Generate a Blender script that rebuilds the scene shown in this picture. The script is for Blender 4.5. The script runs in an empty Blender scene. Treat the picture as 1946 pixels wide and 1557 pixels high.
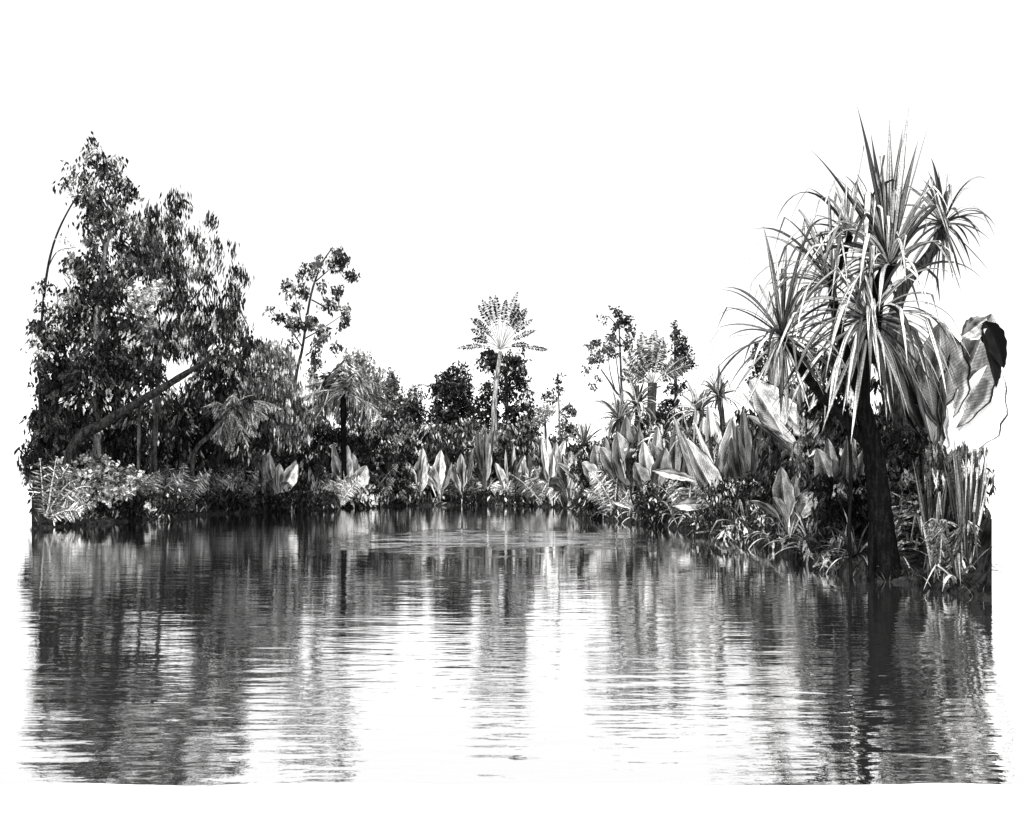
import bpy, math, random
import numpy as np
from mathutils import Vector, noise

# ------------------------------------------------------------------ camera, sky, sun, exposure
SC = bpy.context.scene
COL = SC.collection
F, CX, HY, EYE = 1750.0, 973.0, 920.0, 1.5        # focal length and horizon in photo pixels, eye height in metres

cam_d = bpy.data.cameras.new('camera')
cam = bpy.data.objects.new('camera', cam_d)
COL.objects.link(cam)
cam.location = (0, 0, EYE)
cam.rotation_euler = (math.radians(90), 0, 0)
cam_d.sensor_width = 36.0
cam_d.lens = 36.0 * F / 1946.0
cam_d.shift_y = (HY - 778.5) / 1946.0
cam_d.clip_start = 0.1
cam_d.clip_end = 9000.0
SC.camera = cam

SUN_EL, SUN_AZ = math.radians(52), math.radians(192)    # azimuth clockwise from +Y: behind the camera, to the left
world = bpy.data.worlds.new('World')
SC.world = world
world.use_nodes = True
wn, wl = world.node_tree.nodes, world.node_tree.links
wn.clear()
sky = wn.new('ShaderNodeTexSky')
sky.sky_type = 'NISHITA'
sky.sun_disc = False
sky.sun_elevation = SUN_EL
sky.sun_rotation = SUN_AZ
bw = wn.new('ShaderNodeRGBToBW')
bg = wn.new('ShaderNodeBackground')
bg.inputs['Strength'].default_value = 0.15
wo = wn.new('ShaderNodeOutputWorld')
wl.new(sky.outputs[0], bw.inputs[0])
lift = wn.new('ShaderNodeMath')                 # bright even overcast: no part of the sky is darker than this
lift.operation = 'MAXIMUM'
lift.inputs[1].default_value = 3.9
wl.new(bw.outputs[0], lift.inputs[0])
wl.new(lift.outputs[0], bg.inputs['Color'])
wl.new(bg.outputs[0], wo.inputs['Surface'])

sun_d = bpy.data.lights.new('sun', 'SUN')
sun_d.energy = 2.4
sun_d.angle = math.radians(0.5)
sun_d.color = (1.0, 0.985, 0.965)
sun = bpy.data.objects.new('sun', sun_d)
COL.objects.link(sun)
sd = Vector((math.sin(SUN_AZ) * math.cos(SUN_EL), math.cos(SUN_AZ) * math.cos(SUN_EL), math.sin(SUN_EL)))
sun.rotation_euler = sd.to_track_quat('Z', 'Y').to_euler()

SC.view_settings.view_transform = 'Standard'
SC.view_settings.look = 'None'
SC.view_settings.gamma = 1.0
SC.view_settings.exposure = 1.0

# ------------------------------------------------------------------ helpers
def P(px, py, d):
    return np.array([(px - CX) / F * d, d, EYE + (HY - py) / F * d])

SHORE = [(40, 1006), (70, 1005), (200, 995), (400, 978), (600, 968), (750, 962), (900, 960), (1010, 962), (1085, 967),
         (1104, 982), (1180, 992), (1250, 999), (1350, 1015), (1450, 1038), (1540, 1075), (1640, 1103), (1720, 1109), (1800, 1124), (1880, 1140), (1910, 1144)]
SX = np.array([p[0] for p in SHORE], float)
SY = np.array([p[1] for p in SHORE], float)
def shore(px):
    return F * EYE / (float(np.interp(px, SX, SY)) - HY)
def rise(b):
    return float(np.interp(b, [-0.4, 0, 0.12, 0.5, 2, 6, 14, 30], [-0.15, -0.02, 0.09, 0.18, 0.32, 0.5, 0.75, 1.0]))
def ground_z(px, d):
    return rise(d - shore(px))

class Mesh:
    """collects vertices, quads and a per-vertex (u, v, tone)"""
    def __init__(s):
        s.v, s.f, s.a, s.n = [], [], [], 0
    def add(s, v, f, a):
        v = np.asarray(v, float); f = np.asarray(f, int)
        s.v.append(v); s.f.append(f + s.n); s.a.append(np.asarray(a, float)); s.n += len(v)
    def build(s, name, mat, parent=None, smooth=False):
        v = np.concatenate(s.v); f = np.concatenate(s.f); a = np.concatenate(s.a)
        if parent is not None:
            v = v - np.array(parent.location)
        me = bpy.data.meshes.new(name)
        me.vertices.add(len(v)); me.vertices.foreach_set('co', v.ravel())
        me.loops.add(f.size); me.loops.foreach_set('vertex_index', f.ravel().astype(np.int32))
        me.polygons.add(len(f))
        me.polygons.foreach_set('loop_start', np.arange(0, f.size, 4, dtype=np.int32))
        if smooth:
            me.polygons.foreach_set('use_smooth', np.ones(len(f), bool))
        at = me.attributes.new('luv', 'FLOAT_VECTOR', 'POINT')
        at.data.foreach_set('vector', a.ravel())
        me.update(calc_edges=True); me.validate()
        me.materials.append(mat)
        o = bpy.data.objects.new(name, me)
        COL.objects.link(o)
        if parent is not None:
            o.parent = parent
        return o

def thing(name, label, cat, loc, group=None):
    o = bpy.data.objects.new(name, None)
    o.empty_display_size = 0.2
    o.location = [float(c) for c in loc]
    COL.objects.link(o)
    o['label'] = label; o['category'] = cat
    if group: o['group'] = group
    return o

def unit(v):
    v = np.asarray(v, float)
    return v / np.maximum(np.linalg.norm(v, axis=-1, keepdims=True), 1e-9)

def smooth_path(pts, n):
    """Catmull-Rom through the points"""
    p = np.asarray(pts, float)
    if len(p) == 2:
        t = np.linspace(0, 1, n)[:, None]
        return p[0] * (1 - t) + p[1] * t
    e = np.vstack([2 * p[0] - p[1], p, 2 * p[-1] - p[-2]])
    out = []
    for t in np.linspace(0, len(p) - 1 - 1e-6, n):
        i = int(t); u = t - i
        a, b, c, d = e[i], e[i + 1], e[i + 2], e[i + 3]
        out.append(0.5 * (2 * b + (c - a) * u + (2 * a - 5 * b + 4 * c - d) * u * u + (3 * b - a - 3 * c + d) * u ** 3))
    return np.array(out)

def tube(M, pts, radii, tone=0.1, n=None, sides=8, rough=0.0, rng=None):
    n = n or max(6, 5 * len(pts))
    c = smooth_path(pts, n)
    r = np.interp(np.linspace(0, 1, n), np.linspace(0, 1, len(radii)), radii)
    if rng is not None and rough:
        r = r * (1 + rough * (rng.random(n) - 0.5))
    t = unit(np.gradient(c, axis=0))
    ref = np.array([0.0, 1.0, 0.02])
    e1 = unit(np.cross(t, ref)); e2 = np.cross(t, e1)
    an = np.linspace(0, 2 * math.pi, sides, endpoint=False)
    v = c[:, None] + r[:, None, None] * (np.cos(an)[None, :, None] * e1[:, None] + np.sin(an)[None, :, None] * e2[:, None])
    a = np.zeros((n, sides, 3)); a[..., 0] = an[None] / (2 * math.pi); a[..., 1] = np.linspace(0, 1, n)[:, None]; a[..., 2] = tone
    i = np.arange(n - 1)[:, None]; k = np.arange(sides)[None]; k2 = (k + 1) % sides
    f = np.stack([i * sides + k, i * sides + k2, (i + 1) * sides + k2, (i + 1) * sides + k], -1).reshape(-1, 4)
    M.add(v.reshape(-1, 3), f, a.reshape(-1, 3))

def tones(rng, n, lo, hi, pale, plo=0.35, phi=0.75):
    t = np.exp(rng.uniform(math.log(lo), math.log(hi), n))
    k = rng.random(n) < pale
    t[k] = rng.uniform(plo, phi, k.sum())
    return t

def leaves(M, c, d, L, W, tone, rng):
    """one diamond leaf per row: base c, direction d, length L, width W"""
    n = len(c)
    s = unit(np.cross(d, unit(rng.normal(size=(n, 3)) + np.array([0, 1.3, 0]))))
    nn = np.cross(s, d)
    bend = (rng.random((n, 1)) - 0.5) * 0.3 * L[:, None]
    m = c + d * (L * 0.45)[:, None] + nn * bend
    v = np.stack([c, m - s * (W / 2)[:, None], c + d * L[:, None], m + s * (W / 2)[:, None]], 1)
    a = np.zeros((n, 4, 3))
    a[:, :, 0] = [0.5, 0, 0.5, 1]; a[:, :, 1] = [0, .5, 1, .5]; a[:, :, 2] = tone[:, None]
    M.add(v.reshape(-1, 3), np.arange(4 * n).reshape(-1, 4), a.reshape(-1, 3))

def crown(M, lobes, d, rng, leaf=(15, 5), hang=0.8, slant=0.35, lo=0.008, hi=0.06, pale=0.12, plo=0.3, phi=0.7,
          csize=13, deep=0.9, jit=1.0, thin=1.0):
    S = d / F
    L0, W0 = leaf
    for lb in lobes:
        x, y, rx, ry, cov = lb[:5]
        N = thin * cov * math.pi * rx * ry / (0.2 * L0 * W0)
        per = 12
        nc = max(2, int(round(N / per)))
        u = unit(rng.normal(size=(nc, 3))) * (rng.random((nc, 1)) ** 0.38)
        rz = 0.5 * (rx + ry) * deep
        ctr = np.stack([x + u[:, 0] * rx, y - u[:, 1] * ry, np.zeros(nc)], 1)
        dd = d + (u[:, 2] * rz + rng.normal() * rz * 0.5 * jit) * S
        cw = np.stack([(ctr[:, 0] - CX) * S, dd, EYE + (HY - ctr[:, 1]) * S], 1)
        ct = tones(rng, nc, lo, hi, pale, plo, phi)
        k = np.repeat(np.arange(nc), per)
        n = len(k)
        # leaves of one cluster sit along a short drooping twig
        tw = unit(np.stack([u[:, 0] + rng.normal(size=nc) * .4, u[:, 2] + rng.normal(size=nc) * .4, -0.3 + rng.normal(size=nc) * .5], 1))
        al = rng.uniform(-1, 1, n)[:, None]
        c = cw[k] + tw[k] * al * csize * S + rng.normal(size=(n, 3)) * csize * 0.36 * S
        dr = rng.normal(size=(nc, 3)) * np.array([slant, slant, slant * .5])
        ldir = unit(rng.normal(size=(n, 3)) * (1 - hang) + (np.array([0, 0, -1.0]) + dr[k]) * hang)
        L = L0 * S * rng.uniform(.6, 1.35, n); W = W0 * S * rng.uniform(.6, 1.35, n)
        tn = ct[k] * np.exp(rng.normal(size=n) * .45)
        leaves(M, c, ldir, L, W, np.clip(tn, 0.006, 0.8), rng)

def strip(M, c, half, nrm, tone, fold=0.25, cols=3):
    """a folded ribbon along c (n,3) with half-width half (n) and side vectors nrm (n,3); returns nothing"""
    n = len(c)
    t = unit(np.gradient(c, axis=0))
    s = unit(nrm - t * (nrm * t).sum(1, keepdims=True))
    up = np.cross(s, t)
    u = np.linspace(-1, 1, cols)
    v = c[:, None] + s[:, None] * (u[None, :, None] * half[:, None, None]) + up[:, None] * (np.abs(u)[None, :, None] * fold * half[:, None, None])
    a = np.zeros((n, cols, 3)); a[..., 0] = (u[None] + 1) / 2; a[..., 1] = np.linspace(0, 1, n)[:, None]; a[..., 2] = tone
    i = np.arange(n - 1)[:, None]; k = np.arange(cols - 1)[None]
    f = np.stack([i * cols + k, i * cols + k + 1, (i + 1) * cols + k + 1, (i + 1) * cols + k], -1).reshape(-1, 4)
    M.add(v.reshape(-1, 3), f, a.reshape(-1, 3))

def bez(p0, p1, p2, n):
    t = np.linspace(0, 1, n)[:, None]
    return (1 - t) ** 2 * p0 + 2 * t * (1 - t) * p1 + t * t * p2

def strap(M, base, d0, L, W, tone, rng, droop=0.9, kink=None, n=14, fold=0.35):
    """a long tapering leaf leaving base in direction d0, bending under its weight; kink = fraction where it folds over"""
    d = unit(np.array(d0, float)); p = np.array(base, float); pts = [p.copy()]
    st = L / (n - 1)
    for i in range(n - 1):
        t = i / (n - 1)
        horiz = math.hypot(d[0], d[1])
        d = unit(d + np.array([0, 0, -1.0]) * droop * (0.15 + horiz) * (0.25 + t) * 2.0 / n)
        if kink is not None and abs(t - kink) < 0.5 / (n - 1):
            d = unit(np.array([d[0] * .5 + rng.normal() * .12, d[1] * .5 + rng.normal() * .12, -abs(d[2]) * .6 - .55]))
        p = p + d * st; pts.append(p.copy())
    c = np.array(pts)
    t = np.linspace(0, 1, n)
    half = W / 2 * np.minimum(1, 0.75 + t) * np.clip((1 - t) * 2.6, 0.02, 1)
    h = np.array([-d0[1], d0[0], 0.0])
    if np.linalg.norm(h) < .2: h = np.array([1.0, 0, 0])
    h = unit(h + rng.normal(size=3) * .25 + np.array([0.35, 0, 0]))
    strip(M, c, half, np.repeat(h[None], n, 0), tone, fold)

def rosette(M, base, n, L, W, rng, pitch=(-10, 88), droop=.9, tone=(.03, .6), pale=.4, kinks=.25, az=(0, 360)):
    for i in range(n):
        u = (i + rng.random()) / n
        pt = math.radians(pitch[0] + (pitch[1] - pitch[0]) * u ** 1.15)
        a = math.radians(az[0] + (az[1] - az[0]) * ((i * 0.618034 + rng.random() * .1) % 1))
        d = np.array([math.cos(pt) * math.cos(a), math.cos(pt) * math.sin(a), math.sin(pt)])
        tn = rng.uniform(.45, .75) if rng.random() < pale else math.exp(rng.uniform(math.log(tone[0]), math.log(tone[1])))
        k = rng.uniform(.45, .8) if rng.random() < kinks else None
        strap(M, base + d * W * .4, d, L * rng.uniform(.7, 1.12), W * rng.uniform(.7, 1.2), tn, rng, droop * rng.uniform(.6, 1.3), k)

def frond(M, p0, p1, bow, rng, tone, rib=0.012, t0=.4, ll=.3, lw=.05, n=34, hang=.5, stem_tone=.4, two=True):
    """feather leaf: a curved rib from p0 to p1 (bowed up by bow) with leaflets along its outer part"""
    p0 = np.asarray(p0, float); p1 = np.asarray(p1, float)
    mid = p0 * .5 + p1 * .5 + np.array([0, 0, bow])
    c = bez(p0, mid, p1, 16)
    tube(M, c, [rib, rib * .8, rib * .35], stem_tone, n=16, sides=5)
    t0 = t0 * rng.uniform(.75, 1.2)
    t = np.sort(np.linspace(t0, 1, n))
    t = np.clip(t + rng.normal(size=n) * .008, 0, 1)
    q = (1 - t)[:, None] ** 2 * p0 + (2 * t * (1 - t))[:, None] * mid + (t * t)[:, None] * p1
    tg = unit(np.gradient(q, axis=0))
    h = unit(np.cross(tg, np.array([0.05, -1.0, 0.1])))
    for sgn in ((1, -1) if two else (1,)):
        d = unit(h * sgn * .8 + tg * .55 + np.array([0, 0, -1.0]) * hang + rng.normal(size=q.shape) * .12)
        prof = np.sin(np.pi * np.clip((t - t0) / (1 - t0) * .8 + .16, 0, 1))
        L = ll * prof * rng.uniform(.8, 1.2, n)
        leaves(M, q, d, L, np.full(n, lw), np.clip(tone * np.exp(rng.normal(size=n) * .8), .006, .8), rng)

def paddle(M, base, tip, W, rng, bow=0.0, pet=.3, fold=.35, yaw=0.0, tone=.45, wav=.06, n=22, side=0.0, stalk=.018):
    """a banana-type leaf: stalk then a broad pointed blade with a midrib fold"""
    base = np.asarray(base, float); tip = np.asarray(tip, float)
    L = np.linalg.norm(tip - base)
    mid = (base + tip) / 2 + np.array([side, 0, bow])
    c = bez(base, mid, tip, n)
    t = np.linspace(0, 1, n)
    b = np.clip((t - pet) / (1 - pet), 0, 1)
    prof = np.where(t <= pet, 0, np.sin(np.pi * b ** .8) ** .75)
    half = np.maximum(W / 2 * prof * (1 + wav * np.sin(t * 31 + rng.random() * 6)), np.where(t < .98, stalk, .003))
    tg = unit(tip - base)
    face = np.array([math.sin(yaw), -math.cos(yaw), .25])
    s = np.cross(tg, face)
    strip(M, c, half, np.repeat(unit(s)[None], n, 0), tone, fold, 7)

# ------------------------------------------------------------------ materials (all grey: the place is drawn in charcoal)
def new_mat(name):
    m = bpy.data.materials.new(name); m.use_nodes = True
    nt = m.node_tree; nt.nodes.clear()
    return m, nt.nodes, nt.links
def mth(N, Lk, op, a, b=None, c=None, clamp=False):
    n = N.new('ShaderNodeMath'); n.operation = op; n.use_clamp = clamp
    for i, x in enumerate((a, b, c)):
        if x is None: continue
        if isinstance(x, (int, float)): n.inputs[i].default_value = x
        else: Lk.new(x, n.inputs[i])
    return n.outputs[0]
def ramp(N, Lk, x, lo, hi, a, b):
    n = N.new('ShaderNodeMapRange'); n.inputs['From Min'].default_value = lo; n.inputs['From Max'].default_value = hi
    n.inputs['To Min'].default_value = a; n.inputs['To Max'].default_value = b
    Lk.new(x, n.inputs['Value'])
    return n.outputs[0]
def noise_tex(N, Lk, vec, scale, detail=2, rough=.6):
    n = N.new('ShaderNodeTexNoise'); n.inputs['Scale'].default_value = scale; n.inputs['Detail'].default_value = detail
    n.inputs['Roughness'].default_value = rough
    Lk.new(vec, n.inputs['Vector'])
    return n.outputs['Fac']
def luv(N, Lk):
    a = N.new('ShaderNodeAttribute'); a.attribute_name = 'luv'
    s = N.new('ShaderNodeSeparateXYZ'); Lk.new(a.outputs['Vector'], s.inputs[0])
    return s.outputs[0], s.outputs[1], s.outputs[2]
def comb(N, Lk, x, y, z):
    c = N.new('ShaderNodeCombineXYZ')
    for i, k in enumerate((x, y, z)):
        if isinstance(k, (int, float)): c.inputs[i].default_value = k
        else: Lk.new(k, c.inputs[i])
    return c.outputs[0]
def finish(N, Lk, val, rough=.75, spec=.25):
    v = mth(N, Lk, 'MINIMUM', mth(N, Lk, 'MAXIMUM', val, .004), .82)
    b = N.new('ShaderNodeBsdfPrincipled'); o = N.new('ShaderNodeOutputMaterial')
    b.inputs['Roughness'].default_value = rough
    b.inputs['Specular IOR Level'].default_value = spec
    Lk.new(v, b.inputs['Base Color']); Lk.new(b.outputs[0], o.inputs['Surface'])

def grain_of(N, Lk, scale, lo, hi):
    tc = N.new('ShaderNodeTexCoord')
    return ramp(N, Lk, noise_tex(N, Lk, tc.outputs['Object'], scale, 2, .7), .36, .64, lo, hi)

def mat_foliage(name, scale, lo=.3, hi=1.5):
    m, N, Lk = new_mat(name)
    u, v, t = luv(N, Lk)
    finish(N, Lk, mth(N, Lk, 'MULTIPLY', t, grain_of(N, Lk, scale, lo, hi)), .8, .0)
    return m
def mat_strap(name, scale):
    m, N, Lk = new_mat(name)
    u, v, t = luv(N, Lk)
    g = N.new('ShaderNodeNewGeometry')
    vec = comb(N, Lk, mth(N, Lk, 'MULTIPLY', u, 5.0), mth(N, Lk, 'MULTIPLY', v, 1.6), mth(N, Lk, 'MULTIPLY', g.outputs['Random Per Island'], 50.0))
    st = ramp(N, Lk, noise_tex(N, Lk, vec, 1.0, 2), .4, .56, .06, 1.25)
    e = mth(N, Lk, 'ABSOLUTE', mth(N, Lk, 'SUBTRACT', u, .5))
    edge = ramp(N, Lk, e, .35, .41, 1.0, .05)
    val = mth(N, Lk, 'MULTIPLY', mth(N, Lk, 'MULTIPLY', t, st), mth(N, Lk, 'MULTIPLY', edge, grain_of(N, Lk, scale, .55, 1.35)))
    finish(N, Lk, val, .6, .08)
    return m
def mat_paddle(name, scale):
    m, N, Lk = new_mat(name)
    u, v, t = luv(N, Lk)
    e = mth(N, Lk, 'ABSOLUTE', mth(N, Lk, 'SUBTRACT', u, .5))
    ph = mth(N, Lk, 'SUBTRACT', mth(N, Lk, 'MULTIPLY', v, 230.0), mth(N, Lk, 'MULTIPLY', e, 60.0))
    vein = ramp(N, Lk, mth(N, Lk, 'SINE', ph), -1, 1, .62, .95)
    half = ramp(N, Lk, u, .49, .51, .45, 1.0)
    rim = ramp(N, Lk, e, .38, .41, 1.0, 2.2)
    g = N.new('ShaderNodeNewGeometry')
    vec = comb(N, Lk, mth(N, Lk, 'MULTIPLY', u, 3.0), mth(N, Lk, 'MULTIPLY', v, 3.0), mth(N, Lk, 'MULTIPLY', g.outputs['Random Per Island'], 50.0))
    pat = ramp(N, Lk, noise_tex(N, Lk, vec, 1.4, 3), .38, .62, .12, 1.15)
    rib = mth(N, Lk, 'MULTIPLY', mth(N, Lk, 'MULTIPLY', half, rim), ramp(N, Lk, e, .012, .03, 2.0, 1.0))
    edge = ramp(N, Lk, e, .455, .475, 1.0, .03)
    val = mth(N, Lk, 'MULTIPLY', mth(N, Lk, 'MULTIPLY', t, vein), mth(N, Lk, 'MULTIPLY', pat, mth(N, Lk, 'MULTIPLY', rib, edge)))
    val = mth(N, Lk, 'MULTIPLY', val, grain_of(N, Lk, scale, .7, 1.25))
    finish(N, Lk, val, .55, .06)
    return m
def mat_bark(name, scale):
    m, N, Lk = new_mat(name)
    u, v, t = luv(N, Lk)
    tc = N.new('ShaderNodeTexCoord')
    mp = N.new('ShaderNodeMapping'); mp.inputs['Scale'].default_value = (1, 1, .18)
    Lk.new(tc.outputs['Object'], mp.inputs['Vector'])
    st = ramp(N, Lk, noise_tex(N, Lk, mp.outputs[0], scale, 4, .7), .4, .6, .12, .9)
    finish(N, Lk, mth(N, Lk, 'MULTIPLY', mth(N, Lk, 'MULTIPLY', t, st), grain_of(N, Lk, scale * 1.6, .5, 1.3)), .9, .0)
    return m

FOL = mat_foliage('leaf_far', 17.0, .15, 2.1)
FOLN = mat_foliage('leaf_near', 40.0, .15, 2.1)
STRAP = mat_strap('strap_leaf', 45.0)
STRAPF = mat_strap('strap_leaf_far', 20.0)
PAD = mat_paddle('broad_leaf', 30.0)
PADN = mat_paddle('broad_leaf_near', 70.0)
BARK = mat_bark('bark', 9.0)
BARKN = mat_bark('bark_near', 28.0)

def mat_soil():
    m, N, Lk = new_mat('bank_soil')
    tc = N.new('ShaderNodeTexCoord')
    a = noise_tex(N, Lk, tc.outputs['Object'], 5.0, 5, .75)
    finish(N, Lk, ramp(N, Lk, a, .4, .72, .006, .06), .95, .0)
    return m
def mat_ground():
    m, N, Lk = new_mat('pale_ground')
    tc = N.new('ShaderNodeTexCoord')
    a = noise_tex(N, Lk, tc.outputs['Object'], .6, 4, .6)
    finish(N, Lk, ramp(N, Lk, a, .3, .7, .78, .82), .95, .05)
    return m
def mat_water():
    m, N, Lk = new_mat('water')
    tc = N.new('ShaderNodeTexCoord')
    sx = N.new('ShaderNodeSeparateXYZ'); Lk.new(tc.outputs['Object'], sx.inputs[0])
    def waves(kx, ky, det, off):
        mp = N.new('ShaderNodeMapping'); mp.inputs['Scale'].default_value = (kx, ky, 1); mp.inputs['Location'].default_value = (off, off, 0)
        Lk.new(tc.outputs['Object'], mp.inputs['Vector'])
        return noise_tex(N, Lk, mp.outputs[0], 1.0, det, .5)
    w1 = waves(1.6, 5.5, 2, 3.1)
    w2 = waves(.5, 1.3, 1, 7.7)
    w3 = waves(26, 34, 2, 2.2)
    h = mth(N, Lk, 'SUBTRACT', mth(N, Lk, 'ADD', mth(N, Lk, 'ADD', w1, mth(N, Lk, 'MULTIPLY', w3, .05)), mth(N, Lk, 'MULTIPLY', w2, 1.6)), 1.32)
    # calm and ruffled patches
    calm = ramp(N, Lk, waves(.12, .3, 1, 1.3), .35, .65, .55, 1.3)
    # a strip of wind-ruffled water in front of the far bank
    w = mth(N, Lk, 'ADD', sx.outputs[1], mth(N, Lk, 'MULTIPLY', waves(.45, .35, 3, 4.2), 9.0))
    r1 = ramp(N, Lk, w, 24, 28, 0, 1); r2 = ramp(N, Lk, w, 31, 35, 1, 0)
    x0 = ramp(N, Lk, sx.outputs[0], -5.0, -2.0, 0, 1); x1 = ramp(N, Lk, sx.outputs[0], 0.8, 4.0, 1, 0)
    band = mth(N, Lk, 'MULTIPLY', mth(N, Lk, 'MULTIPLY', r1, r2), mth(N, Lk, 'MULTIPLY', mth(N, Lk, 'MULTIPLY', x0, x1), ramp(N, Lk, waves(1.1, .9, 2, 9.1), .36, .56, 0, 1)))
    shelter = ramp(N, Lk, sx.outputs[1], 5, 20, .6, .2)
    calm = mth(N, Lk, 'MULTIPLY', calm, shelter)
    amp = mth(N, Lk, 'ADD', calm, mth(N, Lk, 'MULTIPLY', band, 6.0))
    bp = N.new('ShaderNodeBump'); bp.inputs['Strength'].default_value = 1.0
    bp.inputs['Distance'].default_value = .013
    Lk.new(mth(N, Lk, 'MULTIPLY', h, amp), bp.inputs['Height'])
    gl = N.new('ShaderNodeBsdfGlossy'); gl.inputs['Roughness'].default_value = .03; gl.inputs['Color'].default_value = (1, 1, 1, 1)
    Lk.new(bp.outputs[0], gl.inputs['Normal'])
    df = N.new('ShaderNodeBsdfDiffuse'); df.inputs['Color'].default_value = (.05, .05, .05, 1)
    fr = N.new('ShaderNodeFresnel'); fr.inputs['IOR'].default_value = 2.2
    Lk.new(bp.outputs[0], fr.inputs['Normal'])
    mx = N.new('ShaderNodeMixShader')
    Lk.new(ramp(N, Lk, fr.outputs[0], 0, .8, .73, 1.0), mx.inputs[0])
    Lk.new(df.outputs[0], mx.inputs[1]); Lk.new(gl.outputs[0], mx.inputs[2])
    o = N.new('ShaderNodeOutputMaterial'); Lk.new(mx.outputs[0], o.inputs['Surface'])
    return m

# ------------------------------------------------------------------ the setting: ground, water, bank
def grid_obj(name, rows, mat, smooth=True):
    r = np.array(rows); n, k = r.shape[:2]
    i = np.arange(n - 1)[:, None]; j = np.arange(k - 1)[None]
    f = np.stack([i * k + j, i * k + j + 1, (i + 1) * k + j + 1, (i + 1) * k + j], -1).reshape(-1, 4)
    M = Mesh(); M.add(r.reshape(-1, 3), f, np.zeros((n * k, 3)))
    o = M.build(name, mat, None, smooth)
    o['kind'] = 'structure'
    return o

grid_obj('ground', [[(-6000, -3000, -.0006), (6000, -3000, -.0006)], [(-6000, 7000, -.0006), (6000, 7000, -.0006)]], mat_ground(), False)
# the water sheet: its near edge wavers along the white ground added as a blank paper margin
rows = []
xs = np.linspace(-1, 1, 361)
near = [4.6 + .05 * noise.noise((x * 24, 3.3, 0)) + .03 * noise.noise((x * 55, 1.3, 0)) for x in xs]
for t in (0, .004, .02, .08, .3, 1):
    row = []
    for x, nd in zip(xs, near):
        d = nd + (95 - nd) * t
        hw = 12 + .6 * d
        row.append((x * hw, d, 0.0))
    rows.append(row)
grid_obj('water', rows, mat_water(), False)
# the dark earth bank, from the waterline back under the trees
rows = []
pxs = np.arange(60, 1890, 5.0)
for b in (-.5, 0, .08, .25, .6, 1.2, 2.2, 4, 8, 16, 30, 31):
    row = []
    for px in pxs:
        ends = .12 + .88 * min(1, max(0, (px - 60) / 110), max(0, (1885 - px) / 75))     # the bank tapers away at both ends
        ends *= float(np.interp(px, [1300, 1600], [1, .35]))
        be = b * ends if b > .3 else b
        d = shore(px) + be + (.25 * noise.noise((px * .05, 0, 0)) + .1 * noise.noise((px * .21, 0, 0))) * (shore(px) / 40)
        z = rise(b) + (.06 * noise.noise((px * .09, b, 0)) if 0 < b else 0)
        if b == 31: z = -.3
        row.append(((px - CX) / F * d, d, z))
    rows.append(row)
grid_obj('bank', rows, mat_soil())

# ------------------------------------------------------------------ plant builders
SEED = [100]
def rngnew():
    SEED[0] += 1
    return np.random.default_rng(SEED[0])

def tree(name, label, cat, d, trunk, tr, lobes, branches=(), br=None, bark=.12, leafname='crown', group=None, mat=None, tmat=None, **kw):
    rng = rngnew()
    d = max(d, shore(trunk[0][0]) + .6)
    S = d / F
    base = P(trunk[0][0], trunk[0][1], d)
    base[2] = ground_z(trunk[0][0], d)
    root = thing(name, label, cat, base, group)
    M = Mesh()
    pts = [base - np.array([0, 0, .1])] + [P(x, y, d + (rng.normal() * .15 if i else 0)) for i, (x, y) in enumerate(trunk[1:])]
    tube(M, pts, [r * S for r in tr], bark, rough=.12, rng=rng)
    trunk_o = M.build('trunk' if cat in ('tree', 'palm') else 'stem', tmat or BARK, root, True)
    for bpts in branches:
        Mb = Mesh()
        n = len(bpts)
        dz = rng.normal() * 12 * S
        q = [P(x, y, d + dz * i / (n - 1)) for i, (x, y) in enumerate(bpts)]
        r0 = (br or tr[-1] * 1.3) * S
        tube(Mb, q, [r0, r0 * .35], bark, rough=.1, rng=rng, sides=6)
        bo = Mb.build('branch', tmat or BARK, root, True)
        bo.parent = trunk_o
    if lobes:
        C = Mesh()
        crown(C, lobes, d, rng, **kw)
        C.build(leafname, mat or FOL, root)
    return root

def shrub(label, x, y, lobes, back=1.0, d=None, name='shrub', cat='shrub', group=None, stem_tone=.1, **kw):
    d = d or shore(x) + back
    by = HY - (ground_z(x, d) - EYE) * F / d
    return tree(name, label, cat, d, [(x, by), (x + 2, (by + y) / 2), (x, y)], [4, 3, 2], lobes, bark=stem_tone, leafname='foliage', group=group, **kw)

# ------------------------------------------------------------------ trees on the left
tree('broadleaf_tree', 'tallest leafy tree at the far left with a pale slanting upper trunk', 'tree', 38,
     [(178, 960), (186, 760), (184, 610), (200, 480), (224, 385)], [9, 8, 6, 4.5, 2.5],
     [(148, 325, 24, 34, .6), (178, 285, 26, 20, .7), (196, 305, 34, 26, 1.0), (214, 335, 26, 42, 1.3), (205, 390, 48, 30, 1.6), (243, 372, 16, 30, 1.0),
      (236, 445, 28, 40, 1.5), (192, 440, 28, 46, 1.3), (175, 510, 46, 40, 1.7), (128, 492, 26, 20, 1.0), (240, 492, 28, 36, 1.6),
      (212, 545, 38, 42, 1.5), (150, 580, 48, 40, 1.8), (118, 622, 40, 42, 1.7), (195, 612, 46, 46, 1.7)],
     [[(186, 640), (150, 575), (122, 530)], [(205, 450), (228, 400), (250, 350)], [(190, 560), (225, 500), (250, 470)], [(200, 470), (170, 400), (150, 340)]], 3, bark=.3,
     leaf=(12, 4.6), hang=.8, pale=.2, plo=.1, phi=.35, lo=.006, hi=.09, thin=.78)
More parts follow.
